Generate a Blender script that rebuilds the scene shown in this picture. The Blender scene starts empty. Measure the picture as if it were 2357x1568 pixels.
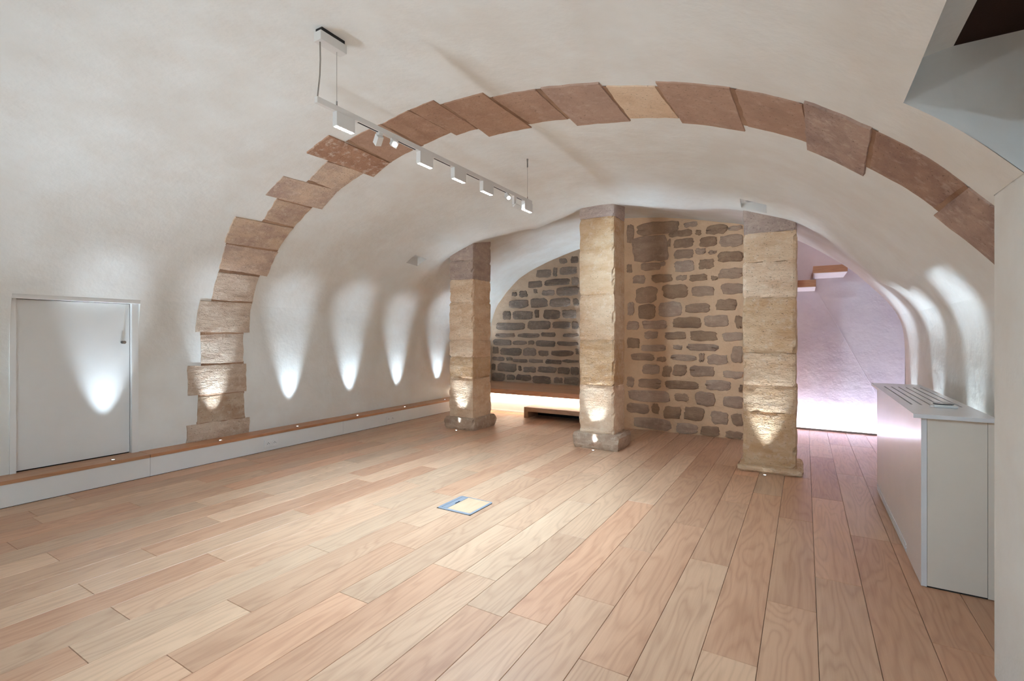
import bpy, bmesh, math, random
from mathutils import Vector, noise

# ------------------------------------------------------------------ camera, light, exposure
sc = bpy.context.scene
col = sc.collection
EYE = 1.25
YAW = math.atan2(674.0, 1120.0)
cd = bpy.data.cameras.new('camera')
cd.sensor_width = 36.0
cd.lens = 36.0 * 1120.0 / 2357.0
cd.shift_y = -14.5 / 2357.0
cd.clip_start = 0.05
cam = bpy.data.objects.new('camera', cd)
cam.location = (0, 0, EYE)
cam.rotation_euler = (math.pi / 2, 0, YAW)
col.objects.link(cam)
sc.camera = cam
sc.view_settings.view_transform = 'Standard'
sc.view_settings.look = 'None'
sc.view_settings.gamma = 1.0
sc.view_settings.use_curve_mapping = False
sc.view_settings.exposure = 1.28
sc.cycles.use_denoising = True
sc.cycles.max_bounces = 6
sc.cycles.diffuse_bounces = 4
sc.cycles.use_adaptive_sampling = True
sc.cycles.adaptive_threshold = 0.2
sc.cycles.light_sampling_threshold = 0.03
sc.cycles.glossy_bounces = 2
sc.cycles.caustics_reflective = False
sc.cycles.caustics_refractive = False
sc.cycles.use_light_tree = False
sc.cycles.sample_clamp_indirect = 8.0
wd = bpy.data.worlds.new('world')
sc.world = wd
wd.use_nodes = True
wd.node_tree.nodes['Background'].inputs[0].default_value = (0.9, 0.92, 1, 1)
wd.node_tree.nodes['Background'].inputs[1].default_value = 0.02

# lamp strengths (watts) and colours
W_HEAD, W_SPOT, W_LEDGE, W_FLOOR, W_RIGHT = 44.0, 15.0, 29.0, 18.0, 44.0
W_BENCH, W_STAIR = 3.4, 9.0
C_TRACK = (0.67, 0.97, 1.25)
C_UP = (0.77, 0.97, 1.16)
C_BENCH = (1.0, 0.9, 0.74)
C_STAIR = (0.74, 0.72, 1.0)


def lamp(name, kind, loc, direction, watts, colour, parent=None, **kw):
    ld = bpy.data.lights.new(name, kind)
    ld.energy = watts
    ld.color = colour
    for k, v in kw.items():
        setattr(ld, k, v)
    o = bpy.data.objects.new(name, ld)
    col.objects.link(o)
    o.rotation_euler = Vector(direction).to_track_quat('-Z', 'Y').to_euler()
    o.location = Vector(loc)
    if parent is not None:
        o.parent = parent
        o.location = Vector(loc) - org(parent)
    return o


# ------------------------------------------------------------------ helpers
ORG = {}


def org(o):
    return ORG.get(o.name, Vector((0, 0, 0)))


def tag(o, label=None, cat=None, group=None, kind=None):
    if label: o['label'] = label
    if cat: o['category'] = cat
    if group: o['group'] = group
    if kind: o['kind'] = kind
    return o


def thing(name, loc, label, cat, group=None):
    o = bpy.data.objects.new(name, None)
    o.empty_display_size = 0.05
    col.objects.link(o)
    o.location = loc
    ORG[o.name] = Vector(loc)
    return tag(o, label, cat, group)


def obj(name, bm, mat, parent=None, base=None, smooth=False):
    """link a bmesh authored in world coordinates as one mesh object"""
    if parent is not None:
        b = org(parent)
    else:
        if base is None:
            lo = [min(v.co[i] for v in bm.verts) for i in range(3)]
            hi = [max(v.co[i] for v in bm.verts) for i in range(3)]
            base = ((lo[0] + hi[0]) / 2, (lo[1] + hi[1]) / 2, lo[2])
        b = Vector(base)
    for v in bm.verts:
        v.co -= b
    bmesh.ops.recalc_face_normals(bm, faces=bm.faces[:])
    me = bpy.data.meshes.new(name)
    bm.to_mesh(me)
    bm.free()
    if smooth:
        for p in me.polygons: p.use_smooth = True
    me.materials.append(mat)
    o = bpy.data.objects.new(name, me)
    col.objects.link(o)
    ORG[o.name] = b
    if parent is not None:
        o.parent = parent
    else:
        o.location = b
    return o


def struct(name, bm, mat, smooth=False):
    return tag(obj(name, bm, mat, None, (0, 0, 0), smooth), kind='structure')


def box(x0, x1, y0, y1, z0, z1, bm=None, bev=0.0):
    bm2 = bmesh.new()
    vs = [bm2.verts.new((x, y, z)) for x in (x0, x1) for y in (y0, y1) for z in (z0, z1)]
    for f in ((0, 1, 3, 2), (4, 6, 7, 5), (0, 4, 5, 1), (2, 3, 7, 6), (0, 2, 6, 4), (1, 5, 7, 3)):
        bm2.faces.new([vs[i] for i in f])
    if bev:
        bmesh.ops.bevel(bm2, geom=bm2.edges[:], offset=bev, segments=2, profile=0.5, affect='EDGES')
    if bm is None:
        return bm2
    return merge(bm, bm2)


def merge(a, b):
    m = {v: a.verts.new(v.co) for v in b.verts}
    for f in b.faces:
        a.faces.new([m[v] for v in f.verts])
    b.free()
    return a


def quad(bm, *pts):
    bm.faces.new([bm.verts.new(p) for p in pts])
    return bm


def tube(pts, r, n=8, bm=None):
    bm = bm or bmesh.new()
    pts = [Vector(p) for p in pts]
    rings = []
    for i, p in enumerate(pts):
        d = (pts[min(i + 1, len(pts) - 1)] - pts[max(i - 1, 0)]).normalized()
        up = Vector((0, 0, 1)) if abs(d.z) < 0.9 else Vector((1, 0, 0))
        a = d.cross(up).normalized()
        b = d.cross(a)
        rr = r[i] if isinstance(r, (list, tuple)) else r
        rings.append([bm.verts.new(p + (a * math.cos(t) + b * math.sin(t)) * rr)
                      for t in (2 * math.pi * k / n for k in range(n))])
    for i in range(len(rings) - 1):
        for k in range(n):
            bm.faces.new((rings[i][k], rings[i][(k + 1) % n], rings[i + 1][(k + 1) % n], rings[i + 1][k]))
    bm.faces.new(rings[0][::-1])
    bm.faces.new(rings[-1])
    return bm


def disc(c, r, h, n=20, bm=None, axis=(0, 0, 1)):
    c = Vector(c)
    return tube([c, c + Vector(axis) * h], r, n, bm)


def ring(c, r0, r1, h, n=20, axis=(0, 0, 1)):
    bm = bmesh.new()
    c = Vector(c)
    ax = Vector(axis)
    up = Vector((0, 0, 1)) if abs(ax.z) < 0.9 else Vector((1, 0, 0))
    a = ax.cross(up).normalized()
    b = ax.cross(a)
    L = []
    for (r, z) in ((r0, 0), (r1, 0), (r1, h), (r0, h)):
        L.append([bm.verts.new(c + (a * math.cos(t) + b * math.sin(t)) * r + ax * z)
                  for t in (2 * math.pi * k / n for k in range(n))])
    for i in range(4):
        for k in range(n):
            bm.faces.new((L[i][k], L[i][(k + 1) % n], L[(i + 1) % 4][(k + 1) % n], L[(i + 1) % 4][k]))
    return bm


def fbm(x, y, z, o=3):
    s, a = 0.0, 1.0
    for _ in range(o):
        s += a * noise.noise((x, y, z))
        x, y, z, a = x * 2.1, y * 2.1, z * 2.1, a * 0.5
    return s


# ------------------------------------------------------------------ materials
def srgb(r, g, b):
    f = lambda c: c / 12.92 if c <= 0.04045 else ((c + 0.055) / 1.055) ** 2.4
    return (f(r / 255), f(g / 255), f(b / 255), 1)


class Mat:
    def __init__(self, name):
        self.m = bpy.data.materials.new(name)
        self.m.use_nodes = True
        self.t = self.m.node_tree
        self.b = self.t.nodes['Principled BSDF']

    def n(self, kind, **kw):
        nd = self.t.nodes.new(kind)
        for k, v in kw.items():
            if k.startswith('i_'):
                nd.inputs[k[2:].replace('_', ' ')].default_value = v
            else:
                setattr(nd, k, v)
        return nd

    def l(self, a, b):
        self.t.links.new(a, b)

    def pos(self, scale=(1, 1, 1)):
        g = self.n('ShaderNodeNewGeometry')
        mp = self.n('ShaderNodeMapping')
        mp.inputs['Scale'].default_value = scale
        self.l(g.outputs['Position'], mp.inputs['Vector'])
        return mp.outputs['Vector']

    def noise(self, vec, scale, detail=4, rough=0.55, dist=0.0):
        nd = self.n('ShaderNodeTexNoise')
        nd.inputs['Scale'].default_value = scale
        nd.inputs['Detail'].default_value = detail
        nd.inputs['Roughness'].default_value = rough
        nd.inputs['Distortion'].default_value = dist
        self.l(vec, nd.inputs['Vector'])
        return nd.outputs['Fac']

    def ramp(self, fac, stops):
        r = self.n('ShaderNodeValToRGB')
        e = r.color_ramp.elements
        while len(e) < len(stops): e.new(0.5)
        for i, (p, c) in enumerate(stops):
            e[i].position = p
            e[i].color = c if len(c) == 4 else (*c, 1)
        self.l(fac, r.inputs[0])
        return r.outputs[0]

    def mix(self, fac, a, b, mode='MIX'):
        x = self.n('ShaderNodeMix', data_type='RGBA', blend_type=mode)
        for s, i in ((fac, 0), (a, 6), (b, 7)):
            if hasattr(s, 'node'):
                self.l(s, x.inputs[i])
            else:
                x.inputs[i].default_value = s
        return x.outputs[2]

    def math(self, op, a, b=0.0, clamp=False):
        x = self.n('ShaderNodeMath', operation=op, use_clamp=clamp)
        for s, i in ((a, 0), (b, 1)):
            if hasattr(s, 'node'):
                self.l(s, x.inputs[i])
            else:
                x.inputs[i].default_value = s
        return x.outputs[0]

    def out(self, color=None, rough=0.6, bump=None, strength=0.3, dist=0.01, spec=0.3):
        if color is not None:
            if hasattr(color, 'node'):
                self.l(color, self.b.inputs['Base Color'])
            else:
                self.b.inputs['Base Color'].default_value = color
        if hasattr(rough, 'node'):
            self.l(rough, self.b.inputs['Roughness'])
        else:
            self.b.inputs['Roughness'].default_value = rough
        self.b.inputs['Specular IOR Level'].default_value = spec
        if bump is not None:
            bp = self.n('ShaderNodeBump')
            bp.inputs['Strength'].default_value = strength
            bp.inputs['Distance'].default_value = dist
            self.l(bump, bp.inputs['Height'])
            self.l(bp.outputs['Normal'], self.b.inputs['Normal'])
        return self.m


def plain(name, c, rough=0.5, spec=0.3, metal=0.0, bump=0.0):
    M = Mat(name)
    M.b.inputs['Metallic'].default_value = metal
    v = M.pos()
    n1 = M.noise(v, 6, 3)
    c2 = tuple(x * 0.94 for x in c[:3]) + (1,)
    colr = M.mix(n1, c, c2)
    if bump:
        return M.out(colr, rough, M.noise(v, 160, 3), bump, 0.002, spec)
    return M.out(colr, rough, spec=spec)


def glow(name, c, strength):
    M = Mat(name)
    M.b.inputs['Base Color'].default_value = (0.9, 0.9, 0.9, 1)
    M.b.inputs['Emission Color'].default_value = (*c[:3], 1)
    M.b.inputs['Emission Strength'].default_value = strength
    M.m.cycles.emission_sampling = 'NONE'          # the lamp beside each lens carries its light
    return M.m


def plaster(name, c, c2, bump=0.35):
    M = Mat(name)
    v = M.pos()
    big = M.noise(v, 0.9, 2, 0.6)
    med = M.noise(v, 3.2, 3, 0.62)
    f = M.math('MULTIPLY', big, med)
    f = M.math('SUBTRACT', M.math('MULTIPLY', M.math('MULTIPLY', big, med), 4.2), 0.55, True)
    colr = M.mix(f, c, c2)
    h = M.noise(v, 6, 4, 0.6)
    return M.out(colr, 0.82, h, bump, 0.03, 0.15)


def sandstone(name, c, c2, c3, pit=1.0, rnd=0.25):
    """c main, c2 stain patches, c3 light crust"""
    M = Mat(name)
    v = M.pos()
    vs = M.pos((1, 1, 2.6))
    info = M.n('ShaderNodeObjectInfo')
    n1 = M.noise(vs, 3.4, 3, 0.62)
    n2 = M.noise(v, 17, 3, 0.68)
    col1 = M.mix(M.ramp(n1, ((0.38, (0, 0, 0)), (0.66, (1, 1, 1)))), c, c2)
    col2 = M.mix(M.ramp(n2, ((0.52, (0, 0, 0)), (0.74, (0.6, 0.6, 0.6)))), col1, c3)
    hs = M.n('ShaderNodeHueSaturation')
    M.l(col2, hs.inputs['Color'])
    M.l(M.math('ADD', M.math('MULTIPLY', info.outputs['Random'], rnd), 1 - rnd / 2), hs.inputs['Value'])
    M.l(M.math('ADD', M.math('MULTIPLY', info.outputs['Random'], -0.25), 1.12), hs.inputs['Saturation'])
    pits = M.ramp(M.noise(M.pos((1, 1, 1.5)), 62, 2, 0.6), ((0.27, (0, 0, 0)), (0.36, (1, 1, 1))))
    dark = M.mix(M.math('MULTIPLY', M.math('SUBTRACT', 1.0, pits), 0.55), hs.outputs['Color'], (0.10, 0.065, 0.045, 1))
    h = M.math('ADD', M.math('MULTIPLY', M.noise(vs, 9, 4, 0.7), 0.9),
               M.math('ADD', M.math('MULTIPLY', M.noise(vs, 60, 2, 0.65), 0.28),
                      M.math('MULTIPLY', pits, 0.22)))
    return M.out(dark, 0.88, h, 0.75 * pit, 0.022, 0.15)


def oak(name, light, dark, rnd=0.34, rough=0.36, axis='Y'):
    M = Mat(name)
    tc = M.n('ShaderNodeTexCoord')
    info = M.n('ShaderNodeObjectInfo')
    off = M.n('ShaderNodeCombineXYZ')
    r = info.outputs['Random']
    M.l(M.math('MULTIPLY', r, 37.0), off.inputs[0])
    M.l(M.math('MULTIPLY', r, 91.0), off.inputs[1])
    M.l(M.math('MULTIPLY', r, 17.0), off.inputs[2])
    add = M.n('ShaderNodeVectorMath', operation='ADD')
    M.l(tc.outputs['Object'], add.inputs[0])
    M.l(off.outputs[0], add.inputs[1])
    def mp(s):
        m = M.n('ShaderNodeMapping')
        m.inputs['Scale'].default_value = s if axis == 'Y' else (s[1], s[0], s[2])
        M.l(add.outputs[0], m.inputs['Vector'])
        return m.outputs['Vector']
    # growth rings: contour lines of a slowly varying field stretched along the board
    field = M.noise(mp((5.2, 0.75, 5.2)), 1.0, 2.5, 0.5, 0.25)
    rings = M.math('FRACT', M.math('MULTIPLY', field, 15.0))
    rings = M.math('ABSOLUTE', M.math('SUBTRACT', rings, 0.5))
    rings = M.ramp(rings, ((0.02, (1, 1, 1)), (0.24, (0.25, 0.25, 0.25)), (0.5, (0, 0, 0))))
    fine = M.noise(mp((95, 3.2, 95)), 1.0, 4, 0.65)
    tone = M.noise(mp((3.0, 0.8, 3.0)), 1.0, 3)
    f = M.math('ADD', M.math('MULTIPLY', rings, 0.42), M.math('MULTIPLY', M.math('SUBTRACT', fine, 0.35), 0.75), True)
    f = M.math('ADD', M.math('MULTIPLY', f, 0.62), M.math('MULTIPLY', M.math('SUBTRACT', tone, 0.45), 0.9), True)
    c = M.mix(f, light, dark)
    hs = M.n('ShaderNodeHueSaturation')
    M.l(c, hs.inputs['Color'])
    M.l(M.math('ADD', M.math('MULTIPLY', r, rnd), 1 - rnd / 2), hs.inputs['Value'])
    r2 = M.math('FRACT', M.math('MULTIPLY', r, 57.3))
    M.l(M.math('ADD', M.math('MULTIPLY', r2, 0.14), 0.96), hs.inputs['Saturation'])
    M.l(M.math('ADD', M.math('MULTIPLY', r2, -0.012), 0.506), hs.inputs['Hue'])
    ro = M.math('ADD', M.math('MULTIPLY', fine, 0.16), rough - 0.06)
    return M.out(hs.outputs['Color'], ro, fine, 0.10, 0.002, 0.4)


PLASTER = plaster('lime_plaster', srgb(235, 234, 229), srgb(227, 222, 214), 0.22)
PLASTER_S = plaster('smooth_plaster', srgb(232, 228, 222), srgb(222, 215, 207), 0.15)
LILAC = plaster('stairwell_plaster', srgb(226, 222, 224), srgb(214, 207, 213), 0.3)
MORTAR_N = plaster('niche_mortar', srgb(206, 182, 158), srgb(190, 164, 140), 0.9)
MORTAR_B = plaster('back_mortar', srgb(228, 192, 156), srgb(214, 176, 140), 0.9)
WHITE = plain('white_lacquer', srgb(232, 230, 226), 0.45)
WHITE_MATT = plain('white_matt_paint', srgb(236, 234, 230), 0.62)
GREIGE = plain('warm_white_lacquer', srgb(230, 218, 203), 0.5)
GLOSS = plain('white_satin', srgb(228, 226, 226), 0.22, 0.5)
TRACKW = plain('track_white', srgb(222, 216, 209), 0.5)
BLACK = plain('black_gap', srgb(18, 16, 15), 0.7)
DARKSLOT = plain('dark_slot', srgb(44, 40, 38), 0.6)
GREYCABLE = plain('grey_cable', srgb(150, 140, 130), 0.5)
STEEL = plain('brushed_steel', srgb(190, 202, 216), 0.38, 0.5, 0.75)
CHROME = plain('lock_metal', srgb(150, 146, 142), 0.3, 0.5, 0.9)
PLASTIC = plain('white_plastic', srgb(238, 236, 233), 0.35, 0.5)
PIN = plain('socket_holes', srgb(70, 66, 64), 0.6)
PAD = plain('dark_glass_pad', srgb(48, 50, 58), 0.12, 0.6)
SOOT = plain('dark_beam_timber', srgb(52, 36, 30), 0.8, 0.1, 0, 0.5)
OAK_FLOOR = oak('oak_floor', srgb(209, 166, 134), srgb(154, 109, 83), 0.22)
OAK_LEDGE = oak('oak_ledge', srgb(196, 148, 112), srgb(150, 104, 76), 0.1)
OAK_BENCH = oak('oak_bench', srgb(200, 152, 118), srgb(150, 104, 78), 0.1, 0.36, 'X')
LID_OAK = oak('oak_inlay', srgb(216, 176, 142), srgb(184, 142, 110), 0.05)
STONE_P = sandstone('pillar_sandstone', srgb(228, 198, 166), srgb(212, 174, 138), srgb(236, 218, 196))
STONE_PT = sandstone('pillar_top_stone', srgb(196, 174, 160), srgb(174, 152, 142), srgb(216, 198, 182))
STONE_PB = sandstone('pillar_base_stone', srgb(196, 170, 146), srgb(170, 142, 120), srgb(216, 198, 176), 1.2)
STONE_AL = sandstone('arch_pale_stone', srgb(212, 190, 168), srgb(188, 160, 136), srgb(228, 214, 198), 1.2)
STONE_AM = sandstone('arch_mixed_stone', srgb(206, 178, 152), srgb(176, 148, 132), srgb(220, 202, 182), 0.8)
STONE_AR = sandstone('arch_red_stone', srgb(180, 146, 124), srgb(168, 134, 114), srgb(196, 166, 146), 0.45, 0.16)
STONE_AV = sandstone('arch_mauve_stone', srgb(178, 148, 130), srgb(152, 124, 112), srgb(204, 182, 166), 0.8, 0.16)
STONE_AC = sandstone('arch_limed_stone', srgb(180, 144, 122), srgb(164, 128, 108), srgb(236, 224, 210), 0.6, 0.1)
STONE_AT = sandstone('arch_tan_stone', srgb(224, 196, 166), srgb(214, 182, 150), srgb(230, 206, 180), 0.4, 0.1)
ARCH_MORTAR = plaster('arch_joint_mortar', srgb(176, 142, 116), srgb(132, 98, 76), 0.9)
STONE_N = sandstone('niche_grey_stone', srgb(144, 127, 114), srgb(122, 108, 98), srgb(176, 160, 144), 1.1, 0.4)
STONE_B = sandstone('back_brown_stone', srgb(182, 151, 125), srgb(162, 132, 110), srgb(198, 168, 140), 1.0, 0.34)
LED_LENS = glow('led_lens', (1, 0.99, 0.97), 5.0)
LED_UP = glow('uplight_lens', (0.95, 0.98, 1.0), 10.0)
LED_WARM = glow('bench_led', (1.0, 0.9, 0.72), 6.0)
LED_STAIR = glow('stair_led', (0.93, 0.93, 1.0), 4.0)

# ------------------------------------------------------------------ the barrel vault
PROFILE = [(-5.13,0),(-5.13,.8),(-5.125,1.2),(-5.095,1.5),(-5.0,1.75),(-4.83,1.96),(-4.66,2.13),(-4.44,2.30),(-4.1,2.465),(-3.75,2.585),(-3.4,2.685),(-2.95,2.77),(-2.5,2.80),(-2.1,2.797),(-1.7,2.76),(-1.35,2.705),(-.97,2.63),(-.65,2.555),(-.29,2.41),(0,2.265),(.25,2.085),(.45,1.92),(.6,1.755),(.73,1.6),(.82,1.45),(.865,1.3),(.88,1.1),(.88,0)]


def spline(P, n=8):
    P = [Vector(p) for p in P]
    out = []
    for i in range(len(P) - 1):
        a, b, c, d = P[max(i - 1, 0)], P[i], P[i + 1], P[min(i + 2, len(P) - 1)]
        L = (c - b).length
        m1 = (c - a) / max((c - b).length + (b - a).length, 1e-6) * L
        m2 = (d - b) / max((d - c).length + (c - b).length, 1e-6) * L
        for k in range(n):
            t = k / n
            out.append((2*t**3 - 3*t*t + 1)*b + (t**3 - 2*t*t + t)*m1 + (-2*t**3 + 3*t*t)*c + (t**3 - t*t)*m2)
    out.append(P[-1])
    return out


PQ = spline(PROFILE)
PS = [0.0]
for i in range(1, len(PQ)):
    PS.append(PS[-1] + (PQ[i] - PQ[i - 1]).length)
S_END = PS[-1]


def prof(s):
    s = min(max(s, 0), S_END)
    lo, hi = 0, len(PS) - 1
    while hi - lo > 1:
        m = (lo + hi) // 2
        if PS[m] <= s: lo = m
        else: hi = m
    t = (s - PS[lo]) / max(PS[hi] - PS[lo], 1e-9)
    return PQ[lo].lerp(PQ[hi], t)


def interp(x, T):
    if x <= T[0][0]: return T[0][1]
    for (a, u), (b, v) in zip(T, T[1:]):
        if x <= b: return u + (v - u) * (x - a) / (b - a)
    return T[-1][1]


SAG = [(-5.2, .04), (-4.6, .10), (-4.14, .17), (-3.7, .155), (-3.2, .25), (-2.75, .29), (-2.2, .165), (-1.77, .12),
       (-1.29, .15), (-.95, .15), (-.5, .09), (-.06, .06), (.156, .05), (.436, .10), (.6, .11), (.8, .05), (.9, 0)]


def pnormal(s):
    d = prof(s + 0.02) - prof(s - 0.02)
    return Vector((d.y, -d.x)).normalized()          # points into the room


def surf(s, y, wob=True):
    p = prof(s)
    n = pnormal(s)
    yc = 4.975 - 0.05 * p.x
    if y < yc:
        t = max(0.0, (y - (yc - 1.15)) / 1.15)
        g = t ** 2.2
    else:
        t = min(1.0, (y - yc) / 1.1)
        g = (1 - t) ** 1.6
    ramp = min(1.0, max(0.0, (p.y - 1.25) / 0.5))
    d = interp(p.x, SAG) * g * ramp
    if wob:
        d += 0.010 * fbm(p.x * 1.1, y * 0.9, p.y * 1.1 + 3, 2) * min(1, max(0, (p.y - 0.25) / 0.4))
    return Vector((p.x + n.x * d, y, p.y + n.y * d)), Vector((n.x, 0, n.y))


def s_at_x(x):
    a, b = 0.9, S_END - 1.2
    for _ in range(40):
        m = (a + b) / 2
        if prof(m).x < x: a = m
        else: b = m
    return a


def s_at_z(z, right=False):
    a, b = (0.0, 4.6) if not right else (4.6, S_END)
    for _ in range(40):
        m = (a + b) / 2
        if (prof(m).y < z) != right: a = m
        else: b = m
    return a

# ------------------------------------------------------------------ vault, walls (setting)
Y_BACK, Y_PIER, Y_END, Y_NICHE, Y_STAIR = -2.4, 2.438, 6.35, 7.75, 7.57
X_PIER, X_REC, X_MASS0, X_MASS1 = 0.595, 0.292, -2.42, -0.35
DOOR = (1.19, 2.012, 1.555)                       # y0, y1, head height
REC = (0.9, 2.15)
S_PIER, S_REC, S_MASS = s_at_x(X_PIER), s_at_x(X_REC), s_at_x(X_MASS0)
S_DOOR, S_WR = s_at_z(DOOR[2]), s_at_z(1.45, True)
VENTS = [(2.43, 2.62, 4.80, 5.00), (6.645, 6.87, 4.70, 4.93)]


def grid(lo, hi, step, must):
    k = int((hi - lo) / step)
    v = [lo + (hi - lo) * i / k for i in range(k + 1)]
    for m in must:
        v = [a for a in v if abs(a - m) > step * 0.45 or a in (lo, hi)] + [m]
    return sorted(set(v))


ss = grid(0, S_END, 0.05, [S_PIER, S_REC, S_MASS, S_DOOR, S_WR] + [v for q in VENTS for v in q[:2]])
ys = grid(Y_BACK, Y_NICHE, 0.06, [Y_PIER, Y_END, *DOOR[:2], *REC] + [v for q in VENTS for v in q[2:]])


def vault_face(s, y):
    if y < Y_PIER and s > S_PIER: return False
    if y > Y_END and s > S_MASS and not (False): return False
    if DOOR[0] < y < DOOR[1] and s < S_DOOR: return False
    if REC[0] < y < REC[1] and s > S_REC: return False
    for a, b, c, d in VENTS:
        if a < s < b and c < y < d: return False
    return True


def vault_piece(s0, s1):
    bm = bmesh.new()
    V = {}
    def vert(i, j):
        if (i, j) not in V: V[i, j] = bm.verts.new(surf(ss[i], ys[j])[0])
        return V[i, j]
    for i in range(len(ss) - 1):
        sm = (ss[i] + ss[i + 1]) / 2
        if not s0 < sm < s1: continue
        for j in range(len(ys) - 1):
            if vault_face(sm, (ys[j] + ys[j + 1]) / 2):
                bm.faces.new((vert(i, j), vert(i, j + 1), vert(i + 1, j + 1), vert(i + 1, j)))
    return bm


ceiling = struct('ceiling', vault_piece(S_DOOR, S_WR), PLASTER, True)
struct('wall_left', vault_piece(0, S_DOOR), PLASTER, True)
struct('wall_right', vault_piece(S_WR, S_END), PLASTER, True)
# stub wall beside the camera, its doorway recess and the wall behind the camera
struct('wall_pier', box(X_PIER, 0.96, REC[1], Y_PIER, 0, 2.3), PLASTER)
struct('wall_near', box(X_PIER, 1.7, Y_BACK, REC[0], 0, 2.3), PLASTER)
bm = bmesh.new()
for k in range(8):
    xa, xb = X_REC + (X_PIER - X_REC) * k / 8, X_REC + (X_PIER - X_REC) * (k + 1) / 8
    for yy in REC:
        za, zb = surf(s_at_x(xa), yy)[0].z, surf(s_at_x(xb), yy)[0].z
        quad(bm, (xa, yy, za), (xb, yy, zb), (xb, yy, 2.24), (xa, yy, 2.24))
quad(bm, (X_PIER, REC[1], 0), (1.6, REC[1], 0), (1.6, REC[1], 2.24), (X_PIER, REC[1], 2.24))
quad(bm, (1.6, REC[0], 0), (1.6, REC[1], 0), (1.6, REC[1], 2.24), (1.6, REC[0], 2.24))
quad(bm, (X_REC - .004, REC[0], 2.186), (0.425, REC[0], 2.212), (0.425, REC[1], 2.212), (X_REC - .004, REC[1], 2.186))
struct('wall_recess', bm, PLASTER)
struct('trim_1', box(0.425, 1.62, REC[0], REC[1] + .01, 2.212, 2.26), SOOT)
struct('wall_front', box(-5.4, 1.7, Y_BACK - .1, Y_BACK, 0, 3.0), PLASTER)
# end of the vault: stone mass, niche wall, stairwell shell
bm = bmesh.new()
nx, nz = 40, 56
G = [[bm.verts.new((X_MASS0 + (X_MASS1 - X_MASS0) * i / nx,
                    Y_END + 0.012 * fbm(i * .31, 5, j * .27, 2) - 0.0, 2.95 * j / nz)) for j in range(nz + 1)] for i in range(nx + 1)]
for i in range(nx):
    for j in range(nz):
        bm.faces.new((G[i][j], G[i + 1][j], G[i + 1][j + 1], G[i][j + 1]))
for x in (X_MASS0, X_MASS1):
    quad(bm, (x, Y_END, 0), (x, 7.9, 0), (x, 7.9, 2.95), (x, Y_END, 2.95))
wall_end = struct('wall_end', bm, MORTAR_B, True)
bm = bmesh.new()
nx = 54
G = [[bm.verts.new((-5.3 + 2.9 * i / nx, Y_NICHE - .02 + 0.012 * fbm(i * .31, 9, j * .27, 2), 2.95 * j / nz)) for j in range(nz + 1)] for i in range(nx + 1)]
for i in range(nx):
    for j in range(nz):
        bm.faces.new((G[i][j], G[i + 1][j], G[i + 1][j + 1], G[i][j + 1]))
wall_niche = struct('wall_niche', bm, MORTAR_N, True)
bm = bmesh.new()
quad(bm, (X_MASS1, Y_STAIR, 0), (1.6, Y_STAIR, 0), (1.6, Y_STAIR, 3.3), (X_MASS1, Y_STAIR, 3.3))
quad(bm, (1.6, Y_STAIR, 0), (1.6, Y_END, 0), (1.6, Y_END, 3.3), (1.6, Y_STAIR, 3.3))
wall_stair = struct('wall_stairwell', bm, LILAC)
bm = bmesh.new()
for k in range(24):
    xa, xb = X_MASS1 + (0.88 - X_MASS1) * k / 24, X_MASS1 + (0.88 - X_MASS1) * (k + 1) / 24
    za, zb = (surf(s_at_x(min(x, .872)), Y_END)[0].z + .02 for x in (xa, xb))
    quad(bm, (xa, Y_END + .005, za + .02), (xb, Y_END + .005, zb + .02), (xb, Y_END + .005, 3.3), (xa, Y_END + .005, 3.3))
quad(bm, (.88, Y_END + .005, 0), (1.6, Y_END + .005, 0), (1.6, Y_END + .005, 3.3), (.88, Y_END + .005, 3.3))
struct('wall_header', bm, PLASTER)
struct('ceiling_stairwell', box(X_MASS1, 1.65, Y_END, Y_STAIR + .05, 3.3, 3.35), PLASTER)
obj('plaster_ridge', tube([(0.152, Y_STAIR, 1.79), (0.33, Y_STAIR, 1.42), (0.52, Y_STAIR, 1.02), (0.76, Y_STAIR, .52)], 0.003, 6), LILAC, wall_stair)

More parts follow.
